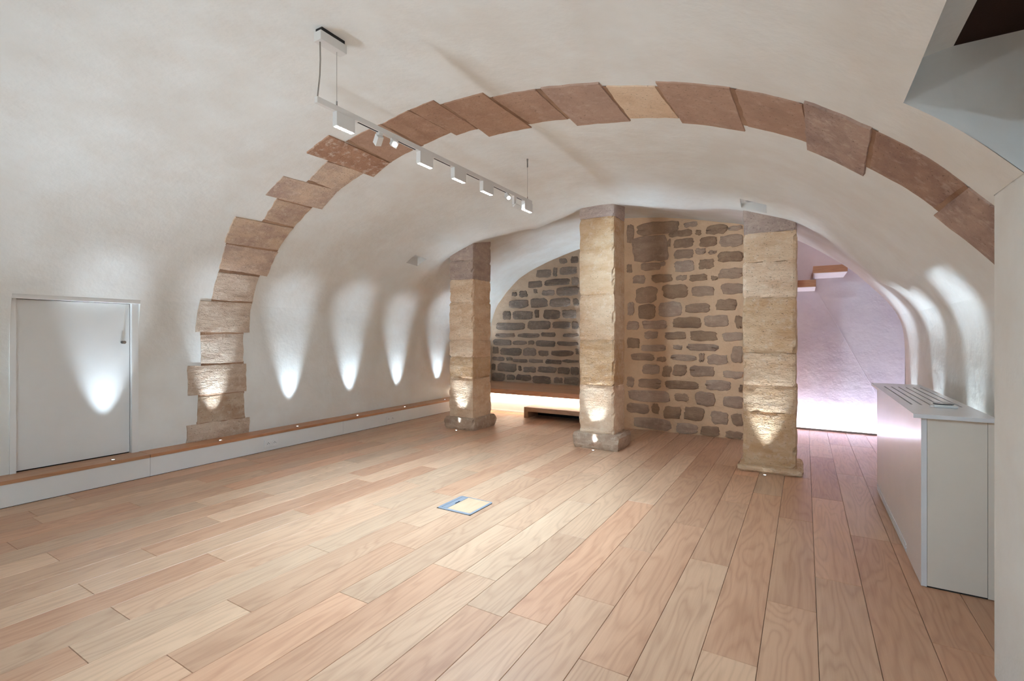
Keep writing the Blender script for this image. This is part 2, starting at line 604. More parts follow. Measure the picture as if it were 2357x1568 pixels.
# ------------------------------------------------------------------ oak floor, board by board
floor = struct('floor', box(-5.2, 1.7, Y_BACK, 7.8, -0.06, -0.0155), DARKSLOT)
PW, PX0 = 0.198, 0.0455
JOINTS = {-23: [1.155], -22: [1.633], -21: [.94, 2.207], -20: [1.896], -19: [1.013, 2.28], -18: [1.775], -17: [1.316, 2.907],
          -16: [2.165], -15: [1.48], -14: [.962], -13: [1.846], -12: [1.27, 2.389], -11: [2.13], -10: [1.59],
          -9: [2.05, 2.69, 4.10], -8: [3.35], -7: [1.82, 2.776, 4.52], -6: [3.59], -5: [2.16, 2.79], -4: [1.74, 3.32],
          -3: [2.84, 3.95, 4.745], -2: [2.04, 4.27], -1: [2.575], 0: [2.954, 4.385], 1: [3.68, 5.25], 2: [2.568]}
rnd = random.Random(11)
for k in range(-25, 8):
    xa, xb = PX0 + k * PW, PX0 + (k + 1) * PW
    if k == -25: xa = -4.93
    yl = list(JOINTS.get(k, [1.0 + rnd.random()]))
    y1 = 6.72 if xb < X_MASS0 + .1 else (Y_END + .03 if xb < X_MASS1 - .02 else Y_STAIR)
    y0 = Y_BACK if xa < .6 else (0.9 if xa < 1.1 else .9)
    if xa > 0.62:
        y1 = Y_STAIR if xa < .9 else 2.15
        if xa >= .9: yl = [1.5 + .2 * (k % 3)]
    while yl[0] - y0 > 1.9: yl.insert(0, yl[0] - rnd.uniform(1.05, 1.75))
    while y1 - yl[-1] > 2.0: yl.append(yl[-1] + rnd.uniform(1.0, 1.75))
    yl = [y0] + [y for y in yl if y0 + .2 < y < y1 - .2] + [y1]
    for a, b in zip(yl, yl[1:]):
        cx, cy = (xa + xb) / 2, (a + b) / 2
        w, h = (xb - xa) / 2 - 0.0009, (b - a) / 2 - 0.0009
        m = bmesh.new()
        lo = [m.verts.new((sx * w, sy * h, -0.015)) for sx, sy in ((-1, -1), (1, -1), (1, 1), (-1, 1))]
        md = [m.verts.new((sx * w, sy * h, -0.0012)) for sx, sy in ((-1, -1), (1, -1), (1, 1), (-1, 1))]
        hi = [m.verts.new((sx * (w - .0012), sy * (h - .0012), 0)) for sx, sy in ((-1, -1), (1, -1), (1, 1), (-1, 1))]
        for q in range(4):
            m.faces.new((lo[q], lo[(q + 1) % 4], md[(q + 1) % 4], md[q]))
            m.faces.new((md[q], md[(q + 1) % 4], hi[(q + 1) % 4], hi[q]))
        m.faces.new(hi)
        me = bpy.data.meshes.new('plank')
        m.to_mesh(me)
        m.free()
        me.materials.append(OAK_FLOOR)
        o = bpy.data.objects.new('plank', me)
        o.location = (cx, cy, 0)
        o.parent = floor
        col.objects.link(o)

# ------------------------------------------------------------------ rubble stones set in the end walls
def rubble(x0, x1, z0, z1, y, h, seed, mat, parent):
    r = random.Random(seed)
    cx, cz, hw, hh = (x0 + x1) / 2, (z0 + z1) / 2, (x1 - x0) / 2 + .004, (z1 - z0) / 2 + .004
    n = 22
    bm = bmesh.new()
    pw = r.uniform(4.5, 9)
    outl = []
    skew = r.uniform(-.12, .12)
    for i in range(n):
        t = 2 * math.pi * (i + r.uniform(-.2, .2)) / n
        t = math.atan2(math.sin(t) * hh ** .5, math.cos(t) * hw ** .5)
        c, s = math.cos(t), math.sin(t)
        k = (abs(c) ** pw + abs(s) ** pw) ** (-1 / pw)
        j = .011
        outl.append((k * c * hw + skew * hh * k * s + r.uniform(-j, j * .6) * (1 if c > 0 else -1),
                     k * s * hh + r.uniform(-j, j * .5) * (1 if s > 0 else -1)))
    rings = []
    for sc_, d in ((1.03, .03), (1.0, -h * .5), (.93, -h), (.55, -h * 1.05)):
        rings.append([bm.verts.new((cx + p[0] * sc_, y + d + (r.uniform(-.3, .3) * h if d < 0 else 0), cz + p[1] * sc_)) for p in outl])
    for a, b in zip(rings, rings[1:]):
        for i in range(n):
            bm.faces.new((a[i], a[(i + 1) % n], b[(i + 1) % n], b[i]))
    bm.faces.new(rings[-1])
    o = obj('stone', bm, mat, parent, smooth=True)
    return o


ARCH=[
 ((0.366,2.403),(0.356,3.049),(0.184,3.039),(0.190,2.399)),
 ((0.631,2.509),(0.640,2.978),(0.355,2.992),(0.363,2.497)),
 ((0.945,2.409),(0.940,3.006),(0.637,3.006),(0.650,2.415)),
 ((1.252,2.525),(1.262,2.968),(0.951,2.973),(0.951,2.537)),
 ((1.588,2.497),(1.588,3.034),(1.267,3.034),(1.265,2.477)),
 ((1.902,2.599),(1.903,3.024),(1.598,3.041),(1.595,2.605)),
 ((2.245,2.542),(2.241,3.089),(1.913,3.107),(1.937,2.586)),
 ((2.590,2.471),(2.600,3.071),(2.268,3.075),(2.251,2.518)),
 ((2.966,2.658),(2.964,3.031),(2.613,3.063),(2.630,2.724)),
 ((3.307,2.502),(3.344,3.054),(2.977,3.143),(2.967,2.540)),
 ((3.670,2.669),(3.712,3.052),(3.320,3.054),(3.358,2.716)),
 ((4.003,2.429),(3.981,3.097),(3.693,3.172),(3.687,2.454)),
 ((4.414,2.559),(4.384,3.044),(3.981,3.097),(4.039,2.582)),
 ((4.738,2.504),(4.759,2.969),(4.402,3.040),(4.421,2.564)),
 ((4.990,2.467),(4.969,3.010),(4.753,3.035),(4.742,2.506)),
 ((5.360,2.504),(5.386,3.120),(4.970,3.167),(5.013,2.541)),
 ((5.715,2.549),(5.720,3.016),(5.406,3.057),(5.378,2.580)),
 ((6.134,2.513),(6.140,3.080),(5.732,3.134),(5.748,2.529)),
 ((6.427,2.586),(6.459,3.036),(6.141,3.043),(6.150,2.565)),
 ((6.828,2.502),(6.846,3.072),(6.456,3.122),(6.438,2.531)),
 ((7.157,2.504),(7.214,2.995),(6.861,2.981),(6.845,2.511)),
 ((7.463,2.461),(7.500,3.091),(7.179,3.105),(7.160,2.468)),
 ((7.863,2.509),(7.842,2.959),(7.504,2.950),(7.470,2.469)),
 ((7.976,2.513),(8.186,3.059),(7.857,3.045),(7.868,2.505)),
]
NICHE_STONES=[(-3.46,-3.33,2.48,2.59),(-3.68,-3.54,2.48,2.57),(-3.67,-3.36,2.29,2.42),(-3.80,-3.73,2.27,2.42),(-4.13,-3.85,2.26,2.40),(-3.44,-3.32,2.10,2.23),(-3.97,-3.49,2.11,2.22),(-4.30,-4.03,2.09,2.21),(-3.73,-3.32,1.92,2.07),(-4.02,-3.78,1.94,2.03),(-4.19,-4.12,1.99,2.06),(-4.49,-4.33,1.93,2.04),(-4.65,-4.55,1.95,2.02),(-3.87,-3.48,1.73,1.88),(-3.42,-3.32,1.74,1.86),(-4.25,-3.92,1.73,1.89),(-4.71,-4.31,1.73,1.88),(-3.99,-3.67,1.52,1.68),(-3.62,-3.37,1.53,1.67),(-4.17,-4.09,1.55,1.69),(-4.63,-4.22,1.52,1.67),(-4.85,-4.68,1.52,1.68),(-3.81,-3.48,1.35,1.47),(-3.44,-3.32,1.34,1.47),(-4.31,-3.86,1.34,1.49),(-4.99,-4.38,1.33,1.46),(-5.01,-4.59,1.19,1.27),(-4.52,-4.08,1.19,1.26),(-4.04,-3.76,1.21,1.28),(-3.61,-3.32,1.20,1.26),(-5.06,-4.67,1.04,1.15),(-4.63,-4.34,1.06,1.13),(-4.30,-4.19,1.06,1.13),(-4.14,-3.77,1.03,1.14),(-3.72,-3.33,1.05,1.12),(-5.07,-4.95,0.88,1.01),(-4.90,-4.45,0.86,0.99),(-4.41,-4.15,0.86,1.00),(-4.09,-3.90,0.86,0.96),(-3.84,-3.42,0.87,0.97),(-3.37,-3.32,0.91,1.00),(-5.08,-4.82,0.75,0.82),(-4.77,-4.64,0.76,0.82),(-4.63,-4.33,0.73,0.79),(-4.29,-4.01,0.73,0.80),(-3.95,-3.65,0.73,0.80),(-3.62,-3.32,0.76,0.81),(-5.09,-5.02,0.57,0.69),(-4.96,-4.56,0.55,0.71),(-4.51,-4.45,0.58,0.67),(-4.40,-4.15,0.56,0.66),(-4.10,-3.74,0.57,0.67),(-3.71,-3.49,0.56,0.67),(-3.46,-3.32,0.55,0.68),(-5.09,-4.81,0.37,0.52),(-4.76,-4.59,0.40,0.50),(-4.56,-4.25,0.40,0.51),(-4.21,-3.85,0.37,0.50),(-3.78,-3.62,0.39,0.49),(-3.59,-3.32,0.38,0.51)]
BACK_STONES=[(-1.89,-1.37,2.54,2.70),(-2.03,-1.94,2.47,2.70),(-1.30,-1.14,2.59,2.65),(-1.48,-1.21,2.48,2.56),(-1.16,-1.10,2.48,2.54),(-1.03,-0.80,2.47,2.58),(-0.79,-0.63,2.49,2.54),(-1.95,-1.50,2.20,2.53),(-1.50,-1.46,2.37,2.46),(-1.42,-1.18,2.34,2.45),(-1.11,-0.92,2.32,2.44),(-0.88,-0.63,2.30,2.44),(-1.42,-1.19,2.20,2.31),(-1.16,-1.05,2.24,2.31),(-1.01,-0.92,2.23,2.27),(-0.90,-0.63,2.12,2.24),(-1.84,-1.59,2.08,2.18),(-1.59,-1.53,2.13,2.18),(-1.41,-1.18,2.03,2.17),(-1.12,-0.95,2.05,2.17),(-2.03,-1.96,2.07,2.18),(-1.95,-1.79,1.92,2.02),(-1.70,-1.45,1.92,2.02),(-1.39,-1.27,1.93,1.99),(-1.23,-1.03,1.91,1.99),(-0.98,-0.91,1.91,1.96),(-0.89,-0.63,1.92,2.04),(-1.91,-1.64,1.66,1.87),(-1.56,-1.26,1.71,1.88),(-1.20,-0.95,1.72,1.84),(-0.86,-0.63,1.73,1.86),(-2.02,-1.94,1.50,1.67),(-1.87,-1.66,1.45,1.64),(-1.61,-1.33,1.47,1.66),(-1.28,-1.00,1.52,1.63),(-0.92,-0.70,1.54,1.67),(-2.03,-1.88,1.31,1.42),(-1.82,-1.52,1.32,1.43),(-1.43,-1.10,1.33,1.46),(-1.06,-0.79,1.34,1.48),(-0.71,-0.63,1.32,1.47),(-1.79,-1.63,1.19,1.29),(-1.53,-1.28,1.19,1.28),(-1.22,-0.92,1.17,1.29),(-0.85,-0.63,1.17,1.27),(-2.03,-1.87,1.07,1.20),(-1.84,-1.53,1.03,1.11),(-1.43,-1.33,1.06,1.11),(-1.26,-0.90,1.05,1.13),(-1.97,-1.68,0.91,1.00),(-1.63,-1.52,0.90,0.96),(-1.46,-1.16,0.92,0.99),(-1.12,-1.06,0.91,1.01),(-1.02,-0.80,0.88,1.00),(-0.75,-0.63,0.91,1.10),(-1.82,-1.61,0.73,0.85),(-1.56,-1.46,0.71,0.84),(-1.43,-1.27,0.73,0.86),(-1.23,-0.95,0.73,0.86),(-0.84,-0.63,0.72,0.81),(-2.03,-1.94,0.55,0.68),(-1.87,-1.59,0.55,0.67),(-1.53,-1.13,0.56,0.66),(-1.04,-0.76,0.57,0.69),(-0.67,-0.63,0.56,0.65),(-2.01,-1.48,0.37,0.52),(-1.41,-1.25,0.41,0.50),(-1.16,-0.94,0.37,0.54),(-0.84,-0.63,0.37,0.51),(-2.03,-1.74,0.21,0.34),(-1.70,-1.61,0.22,0.35),(-1.55,-1.34,0.18,0.33),(-1.29,-1.07,0.18,0.34),(-0.98,-0.79,0.16,0.31),(-0.75,-0.63,0.16,0.30),(-1.93,-1.46,0.02,0.16),(-1.39,-1.14,-0.02,0.13),(-1.10,-0.89,-0.01,0.12),(-0.81,-0.63,-0.03,0.09)]

for i, (a, b, c, d) in enumerate(NICHE_STONES):
    rubble(a, b, c, d, Y_NICHE - .025, 0.010, 100 + i, STONE_N, wall_niche)
for i, (a, b, c, d) in enumerate(BACK_STONES):
    rubble(a, b, max(c, .005), d, Y_END - .004, 0.008, 400 + i, STONE_B, wall_end)
rs = random.Random(5)
zc = 0.42
while zc < 2.6:                                    # the stretch of niche wall behind the middle pillar
    hgt = rs.uniform(.08, .14)
    x = -3.27 + rs.uniform(0, .06)
    while x < -2.6:
        w = rs.uniform(.18, .36)
        rubble(x, min(x + w, -2.46), zc, zc + hgt, Y_NICHE - .025, .014, int(x * 1e4) + int(zc * 100), STONE_N, wall_niche)
        x += w + .05
    zc += hgt + .06
for x0, x1 in ((-2.38, -2.09), (-0.58, -0.38)):
    zc = 0.05
    while zc < 2.4:
        hgt = rs.uniform(.09, .16)
        rubble(x0 + rs.uniform(0, .05), x1 - rs.uniform(0, .05), zc, zc + hgt, Y_END - .004, .011, int(zc * 977) + 3, STONE_B, wall_end)
        zc += hgt + .07

# ------------------------------------------------------------------ the exposed stone arch
arch = thing('stone_arch', (-2.1, 2.75, 0.19), 'broad band of rough brown stone blocks curving over the white vault', 'arch')
for i, (TL, TR, BR, BL) in enumerate(ARCH):
    r = random.Random(900 + i)
    if i == 23: TL, TR = (8.25, 2.50), (8.42, 3.06)
    bm = bmesh.new()
    nu, nv = 12, 9
    proud = r.uniform(.007, .013) if i not in (4, 7, 11, 15, 17, 21) else r.uniform(.013, .018)
    g = []
    for a in range(nu + 1):
        row = []
        u = a / nu
        for b in range(nv + 1):
            v = b / nv
            s = (BL[0] * (1 - v) + BR[0] * v) * (1 - u) + (TL[0] * (1 - v) + TR[0] * v) * u
            y = (BL[1] * (1 - v) + BR[1] * v) * (1 - u) + (TL[1] * (1 - v) + TR[1] * v) * u
            edge = a in (0, nu) or b in (0, nv)
            e2 = a in (1, nu - 1) or b in (1, nv - 1)
            if edge or e2:
                s += .008 * fbm(y * 14, s * 14, i, 2)
                y += .008 * fbm(s * 14, y * 14, i + 7, 2)
            p, n = surf(s, y)
            # shrink towards the rim so neighbours leave a mortar joint
            h = -.02 if edge else (proud * .55 if e2 else proud)
            if not edge:
                h += .005 * fbm(p.x * 9, y * 9, p.z * 9 + i, 3)
            row.append((s, y, p + n * h))
        g.append(row)
    # pull the second ring outwards so that the faces stay broad and the arris sharp
    def at(a, b):
        s, y, p = g[a][b]
        return p
    cs = g[nu // 2][nv // 2]
    P = []
    for a in range(nu + 1):
        P.append([])
        for b in range(nv + 1):
            p = at(a, b).copy()
            aa = min(max(a, 1), nu - 1)
            bb = min(max(b, 1), nv - 1)
            if 1 <= a <= nu - 1 and 1 <= b <= nv - 1 and (a in (1, nu - 1) or b in (1, nv - 1)):
                a0 = 0 if a == 1 else (nu if a == nu - 1 else a)
                b0 = 0 if b == 1 else (nv if b == nv - 1 else b)
                e = at(a0, b0)
                hn = surf(g[a][b][0], g[a][b][1])[1]
                q = e + hn * (.02 + proud * .6)
                p = q.lerp(p, .18)
            P[-1].append(bm.verts.new(p))
    for a in range(nu):
        for b in range(nv):
            bm.faces.new((P[a][b], P[a][b + 1], P[a + 1][b + 1], P[a + 1][b]))
    m = STONE_AL if i < 6 else (STONE_AM if i < 12 else (STONE_AT if i == 18 else STONE_AR))
    if i == 11: m = STONE_AC
    if i in (21, 22, 23): m = STONE_AV
    obj('stone_block', bm, m, arch, smooth=False)
    if i:                                          # mortar bedding between this block and the one before
        pTL, pTR = ARCH[i - 1][0], ARCH[i - 1][1]
        ya, yb = max(pTL[1], BL[1]) + .004, min(pTR[1], BR[1]) - .004
        sl, sr = (pTL[0] + BL[0]) / 2, (pTR[0] + BR[0]) / 2
        jm = bmesh.new()
        rows = []
        for k in range(11):
            v = k / 10
            s, y = sl + (sr - sl) * v, ya + (yb - ya) * v
            hh_ = .003 + .003 * fbm(y * 20, i, 1, 2)
            rows.append([jm.verts.new(surf(s + ds, y)[0] + surf(s, y)[1] * (hh_ if abs(ds) < .02 else -.01)) for ds in (-.03, -.015, .015, .03)])
        for ra, rb in zip(rows, rows[1:]):
            for q in range(3):
                jm.faces.new((ra[q], ra[q + 1], rb[q + 1], rb[q]))
        obj('mortar_joint', jm, ARCH_MORTAR, arch)

# ------------------------------------------------------------------ pillars, course by course
def rough(x0, x1, y0, y1, z0, z1, seed, amp=.006, chip=.02, rim=.006, res=.035, tilt=0.0):
    bm = bmesh.new()
    cnt = [max(3, int((b - a) / res)) for a, b in ((x0, x1), (y0, y1), (z0, z1))]
    lo, hi = (x0, y0, z0), (x1, y1, z1)
    for ax in range(3):
        u, v = (ax + 1) % 3, (ax + 2) % 3
        for side in (0, 1):
            G = []
            for i in range(cnt[u] + 1):
                G.append([])
                for j in range(cnt[v] + 1):
                    p = [0, 0, 0]
                    p[ax] = hi[ax] if side else lo[ax]
                    p[u] = lo[u] + (hi[u] - lo[u]) * i / cnt[u]
                    p[v] = lo[v] + (hi[v] - lo[v]) * j / cnt[v]
                    G[-1].append(bm.verts.new(p))
            for i in range(cnt[u]):
                for j in range(cnt[v]):
                    bm.faces.new((G[i][j], G[i + 1][j], G[i + 1][j + 1], G[i][j + 1]))
    bmesh.ops.remove_doubles(bm, verts=bm.verts[:], dist=1e-5)
    cx, cy = (x0 + x1) / 2, (y0 + y1) / 2
    for v in bm.verts:
        x, y, z = v.co
        dx = min(x - x0, x1 - x)
        dy = min(y - y0, y1 - y)
        dz = min(z - z0, z1 - z)
        onx, ony = dx < 1e-4, dy < 1e-4
        if not (onx or ony): continue
        nx_ = (1 if x > cx else -1) if onx else 0
        ny_ = (1 if y > cy else -1) if ony else 0
        d = amp * fbm(x * 6 + seed, y * 6, z * 7, 4)
        if onx and ony:
            d -= .006 + chip * max(0, fbm(x * 9 + seed, y * 9, z * 13, 3) - .15)
        if dz < 1e-4:
            d -= rim + .5 * chip * max(0, fbm(x * 12, y * 12, z * 3 + seed, 2))
            v.co.z += .009 * fbm(x * 8, y * 8, z + seed * .3, 2) + tilt * (x - cx)
        if dz < res * 1.1:
            d -= .4 * chip * max(0, fbm(x * 11, y * 11 + seed, z * 11, 2) - .1)
        v.co.x += nx_ * d
        v.co.y += ny_ * d
    return bm


PILLARS = [
    ('square stone pillar nearest the long left wall, with dark weathered top blocks', -4.10, -3.705, 5.17, 5.60,
     [.13, .24, .665, .947, 1.168, 1.671, 1.973, 2.226, 2.56], (-4.125, -3.645, 5.10, 5.64, .155), 2),
    ('middle square stone pillar standing on a chunky grey base', -2.165, -1.755, 5.05, 5.42,
     [.15, .24, .337, .687, 1.192, 1.682, 2.172, 2.532, 2.75], (-2.215, -1.685, 4.985, 5.44, .165), 1),
    ('square stone pillar beside the opening to the stairs, on a thin broken base', -.495, -.062, 4.99, 5.40,
     [.03, .30, .539, .782, 1.075, 1.283, 1.583, 1.911, 2.177, 2.52], (-.53, -.012, 4.91, 5.46, .05), 1)]
for pi, (lab, x0, x1, y0, y1, zs, base, ntop) in enumerate(PILLARS):
    root = thing('stone_pillar', ((x0 + x1) / 2, (y0 + y1) / 2, 0), lab, 'pillar', 'stone pillars')
    r = random.Random(40 + pi)
    if pi == 0: zs = [.13, .24, .665, .947, 1.168, 1.671, 1.973, 2.226, 2.56]
    if pi == 2: zs = [.03, .539, .782, 1.075, 1.583, 1.911, 2.177, 2.52]
    if pi == 1: zs = [.15, .687, 1.192, 1.682, 2.172, 2.532, 2.75]
    if pi == 0: zs = [.13, .665, .947, 1.168, 1.671, 1.973, 2.226, 2.56]
    for k, (a, b) in enumerate(zip(zs, zs[1:])):
        j = lambda: r.uniform(-.004, .004)
        top = k >= len(zs) - 1 - ntop
        low = b < 1.3
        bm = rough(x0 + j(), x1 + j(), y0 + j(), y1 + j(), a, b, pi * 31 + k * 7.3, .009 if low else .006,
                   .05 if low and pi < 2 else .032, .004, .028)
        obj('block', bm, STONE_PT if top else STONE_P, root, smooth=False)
    bx0, bx1, by0, by1, bh = base
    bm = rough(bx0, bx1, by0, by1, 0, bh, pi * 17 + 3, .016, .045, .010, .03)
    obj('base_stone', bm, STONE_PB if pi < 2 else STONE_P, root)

# ------------------------------------------------------------------ ledge along the left wall
ledge = tag(thing('baseboard_left', (-5.02, 2.3, 0), None, None), kind='structure')
for a, b in ((-2.4, 2.02), (2.022, 4.1), (4.102, 6.68)):
    obj('panel', box(-5.15, -4.92, a, b, 0.004, .168), WHITE_MATT, ledge)
for a, b in ((-2.4, 2.018), (2.021, 5.1), (5.102, 6.68)):
    obj('cap_board', box(-5.16, -4.913, a, b, .168, .195, bev=.002), OAK_LEDGE, ledge)
obj('shadow_gap', box(-5.1, -4.925, -2.4, 6.68, 0, .004), BLACK, ledge)

def uplight(x, y, z, label, group, tilt, watts, size, blend=1.0, rad=.017, soft=.012, tint=C_UP):
    t = thing('recessed_uplight', (x, y, z), label, 'uplight', group)
    obj('trim_ring', ring((x, y, z), rad * .62, rad, .003, 20), CHROME, t)
    obj('lens', disc((x, y, z - .001), rad * .62, .0025, 18), LED_UP, t)
    lamp('uplight_lamp', 'SPOT', (x, y, z + .012), (tilt[0], tilt[1], 1), watts, tint, t,
         spot_size=math.radians(size), spot_blend=blend, shadow_soft_size=soft)
    return t


LEDGE_UP = [(1.773, 'tiny uplight in the oak ledge in front of the low white door'),
            (2.647, 'tiny uplight in the oak ledge at the foot of the stone arch'),
            (3.506, 'tiny ledge uplight just past the arch foot, first of the row towards the far pillar'),
            (4.377, 'tiny ledge uplight between the two double wall sockets, second past the arch foot'),
            (5.247, 'tiny ledge uplight just beyond the far double socket'),
            (6.166, 'farthest tiny ledge uplight, beside the left stone pillar')]
for y, lab in LEDGE_UP:
    uplight(-4.975, y, .195, lab, 'uplights along the oak ledge', (-.18, 0), W_LEDGE, 36, 1.0)
for k in range(3):                                 # unseen fill uplights added on the near ledge to brighten the vault
    uplight(-4.975, -.25 - .85 * k, .195, '%s added wide-beam fill uplight on the unseen near ledge, counting back from the low door' % ('first', 'second', 'third')[k],
            'added fill uplights on the near ledge', (1.0, 1.75), 78, 80, soft=.15, tint=(.78, .96, 1.12))
for k in range(2):                                 # more added fill lamps, out of view in the floor by the right wall
    uplight(.52, -.55 - .9 * k, 0.0, 'added unseen wide-beam fill uplight in the floor by the near right-hand wall, %s the doorway recess' % ('closer to', 'farther from')[k], 'added fill uplights by the near right wall', (-.85, 1.1), 66, 72, soft=.12, tint=(.78, .96, 1.12))
for (x, y), lab in zip(((-3.88, 5.045), (-1.952, 4.935), (-.305, 4.852)),
                       ('tiny floor uplight in front of the left stone pillar', 'tiny floor uplight in front of the middle stone pillar',
                        'tiny floor uplight in front of the pillar by the stairs')):
    uplight(x, y, 0.0, lab, 'floor uplights at the pillars', (0, .17), W_FLOOR, 42, 1.0)
# low ledge behind the cabinet with its own uplights
ledge_r = tag(thing('baseboard_right', (.84, 4.5, 0), None, None), kind='structure')
obj('panel', box(.80, .885, 2.45, 6.34, 0.0, .17), WHITE_MATT, ledge_r)
obj('cap_board', box(.795, .89, 2.45, 6.34, .17, .195), OAK_LEDGE, ledge_r)
for y, lab in ((3.95, 'uplight on the right-hand ledge behind the near half of the white cabinet'),
               (4.9, 'uplight on the right-hand ledge at the far end of the white cabinet'), (5.9, 'uplight on the right-hand ledge close to the stair opening')):
    uplight(.835, y, .195, lab, 'uplights along the right ledge', (.14, 0), W_RIGHT, 40, .8)

# ------------------------------------------------------------------ low door in the left wall
door = tag(thing('door_1', (-5.16, 1.6, .195), None, None), kind='structure')
dy0, dy1, dz1 = 1.222, 1.962, 1.522
obj('panel', box(-5.20, -5.158, dy0 + .004, dy1 - .004, .203, dz1 - .004), WHITE, door)
obj('shadow_gap', box(-5.215, -5.18, dy0 - .01, dy1 + .01, .19, dz1 + .01), BLACK, door)
obj('frame', box(-5.21, -5.118, DOOR[0] - .004, dy0, .19, DOOR[2] + .02), WHITE_MATT, door)
obj('frame', box(-5.21, -5.118, dy1, DOOR[1] - .0005, .19, DOOR[2] + .02), WHITE_MATT, door)
obj('frame', box(-5.21, -5.085, DOOR[0] - .004, DOOR[1] + .004, dz1, DOOR[2] + .02), WHITE_MATT, door)
bm = bmesh.new()
for k in range(12):
    za, zb = .195 + (DOOR[2] + .01 - .195) * k / 12, .195 + (DOOR[2] + .01 - .195) * (k + 1) / 12
    xa, xb = (surf(s_at_z(z), DOOR[1])[0].x for z in (za, zb))
    quad(bm, (-5.2, DOOR[1] + .001, za), (xa, DOOR[1] + .001, za), (xb, DOOR[1] + .001, zb), (-5.2, DOOR[1] + .001, zb))
obj('reveal', bm, PLASTER, door)
lk = obj('lock', disc((-5.16, 1.904, 1.179), .013, .018, 16, axis=(1, 0, 0)), CHROME, door)
obj('key', merge(box(-5.145, -5.115, 1.9025, 1.9055, 1.171, 1.187), disc((-5.115, 1.904, 1.179), .014, .003, 14, axis=(1, 0, 0))), CHROME, lk)
obj('cord', tube([(-5.150, 1.925, 1.50), (-5.152, 1.918, 1.38), (-5.150, 1.904, 1.19)], .0009, 6), GREIGE, door)

# ------------------------------------------------------------------ double sockets on the plinth
for y0, lab in ((3.07, 'white double wall socket on the plinth near the arch foot'), (4.825, 'white double wall socket on the plinth closer to the left pillar')):
    t = thing('double_socket', (-4.92, y0 + .08, .04), lab, 'wall socket', 'double sockets on the plinth')
    obj('plate', box(-4.921, -4.912, y0, y0 + .16, .04, .122, bev=.003), PLASTIC, t)
    for q in (.043, .117):
        w = obj('socket_well', ring((-4.912, y0 + q, .081), .026, .031, .0035, 22, (1, 0, 0)), PLASTIC, t)
        pm = bmesh.new()
        for dy, dz in ((-.0095, -.003), (.0095, -.003), (0, .009)):
            disc((-4.913, y0 + q + dy, .081 + dz), .0038, .0022, 10, pm, (1, 0, 0))
        obj('pin_holes', pm, PIN, w)

# ------------------------------------------------------------------ platform bench and step in the niche
bench = thing('platform_bench', (-3.8, 7.1, 0), 'long oak platform bench glowing underneath against the grey rubble wall', 'bench')
obj('seat_board', box(-5.118, -2.425, 6.62, 7.712, .292, .367, bev=.002), OAK_BENCH, bench)
obj('riser', box(-5.118, -2.425, 6.70, 6.72, 0, .292), WHITE_MATT, bench)
obj('skirting', box(-5.118, -2.425, 6.688, 6.70, 0, .022), WHITE_MATT, bench)
st = obj('light_strip', box(-5.12, -2.44, 6.635, 6.645, .286, .2915), LED_WARM, bench)
L = lamp('bench_lamp', 'AREA', (-3.78, 6.642, .283), (0, .55, -1), W_BENCH, C_BENCH, bench, shape='RECTANGLE', size=2.6, size_y=.012)
L.rotation_euler = (math.radians(29), 0, 0)
for x, y, tl, lab in ((-4.97, 7.1, (-.2, 0), 'uplight set in the bench by the left end wall, hidden behind the left pillar'),
                      (-2.85, 7.45, (0, .05), 'added fill uplight near the bench corner, unseen behind the middle pillar')):  # this second one is added fill, brightening the niche vault
    uplight(x, y, .367, lab, 'uplights in the bench', tl, 50, 90)
step = thing('step_box', (-3.0, 6.5, 0), 'low oak step open at the front before the glowing bench', 'step')
obj('top_board', box(-3.60, -2.47, 6.33, 6.685, .098, .163, bev=.0015), OAK_BENCH, step)
obj('side_board', box(-3.60, -3.535, 6.33, 6.685, 0, .098), OAK_BENCH, step)
obj('side_board', box(-2.535, -2.47, 6.33, 6.685, 0, .098), OAK_BENCH, step)
obj('back_board', box(-3.535, -2.535, 6.66, 6.685, 0, .098), BLACK, step)

# ------------------------------------------------------------------ floor outlet box
fb = thing('floor_outlet_box', (-2.12, 2.868, 0), 'square steel floor outlet box with an oak inlay lid', 'floor box')
bx0, bx1, by0, by1 = -2.268, -1.976, 2.722, 3.014
bm = bmesh.new()
def rr(x0, x1, y0, y1, r, z, bm):
    vs = []
    for cx_, cy_, a0 in ((x1 - r, y1 - r, 0), (x0 + r, y1 - r, 90), (x0 + r, y0 + r, 180), (x1 - r, y0 + r, 270)):
        for k in range(5):
            a = math.radians(a0 + k * 22.5)
            vs.append(bm.verts.new((cx_ + r * math.cos(a), cy_ + r * math.sin(a), z)))
    return vs
o1, o2 = rr(bx0, bx1, by0, by1, .02, 0, bm), rr(bx0, bx1, by0, by1, .02, .005, bm)
i1, i2 = rr(bx0 + .022, bx1 - .018, by0 + .022, by1 - .008, .003, .005, bm), rr(bx0 + .022, bx1 - .018, by0 + .022, by1 - .008, .003, .0008, bm)
for A, B in ((o1, o2), (o2, i1), (i1, i2)):
    for k in range(20):
        bm.faces.new((A[k], A[(k + 1) % 20], B[(k + 1) % 20], B[k]))
obj('frame', bm, STEEL, fb)
obj('rim_shadow', box(bx0 - .003, bx1 + .003, by0 - .003, by1 - .02, .0002, .0012), BLACK, fb)
obj('hinge_plate', box(bx0 + .024, bx0 + .072, by0 + .025, by1 - .009, .0008, .0045), STEEL, fb)
lid = obj('lid', box(bx0 + .074, bx1 - .019, by0 + .024, by1 - .009, .0008, .0042), LID_OAK, fb)
obj('finger_slot', box(bx0 + .060, bx0 + .070, by0 + .13, by0 + .185, .0042, .0050), BLACK, fb)

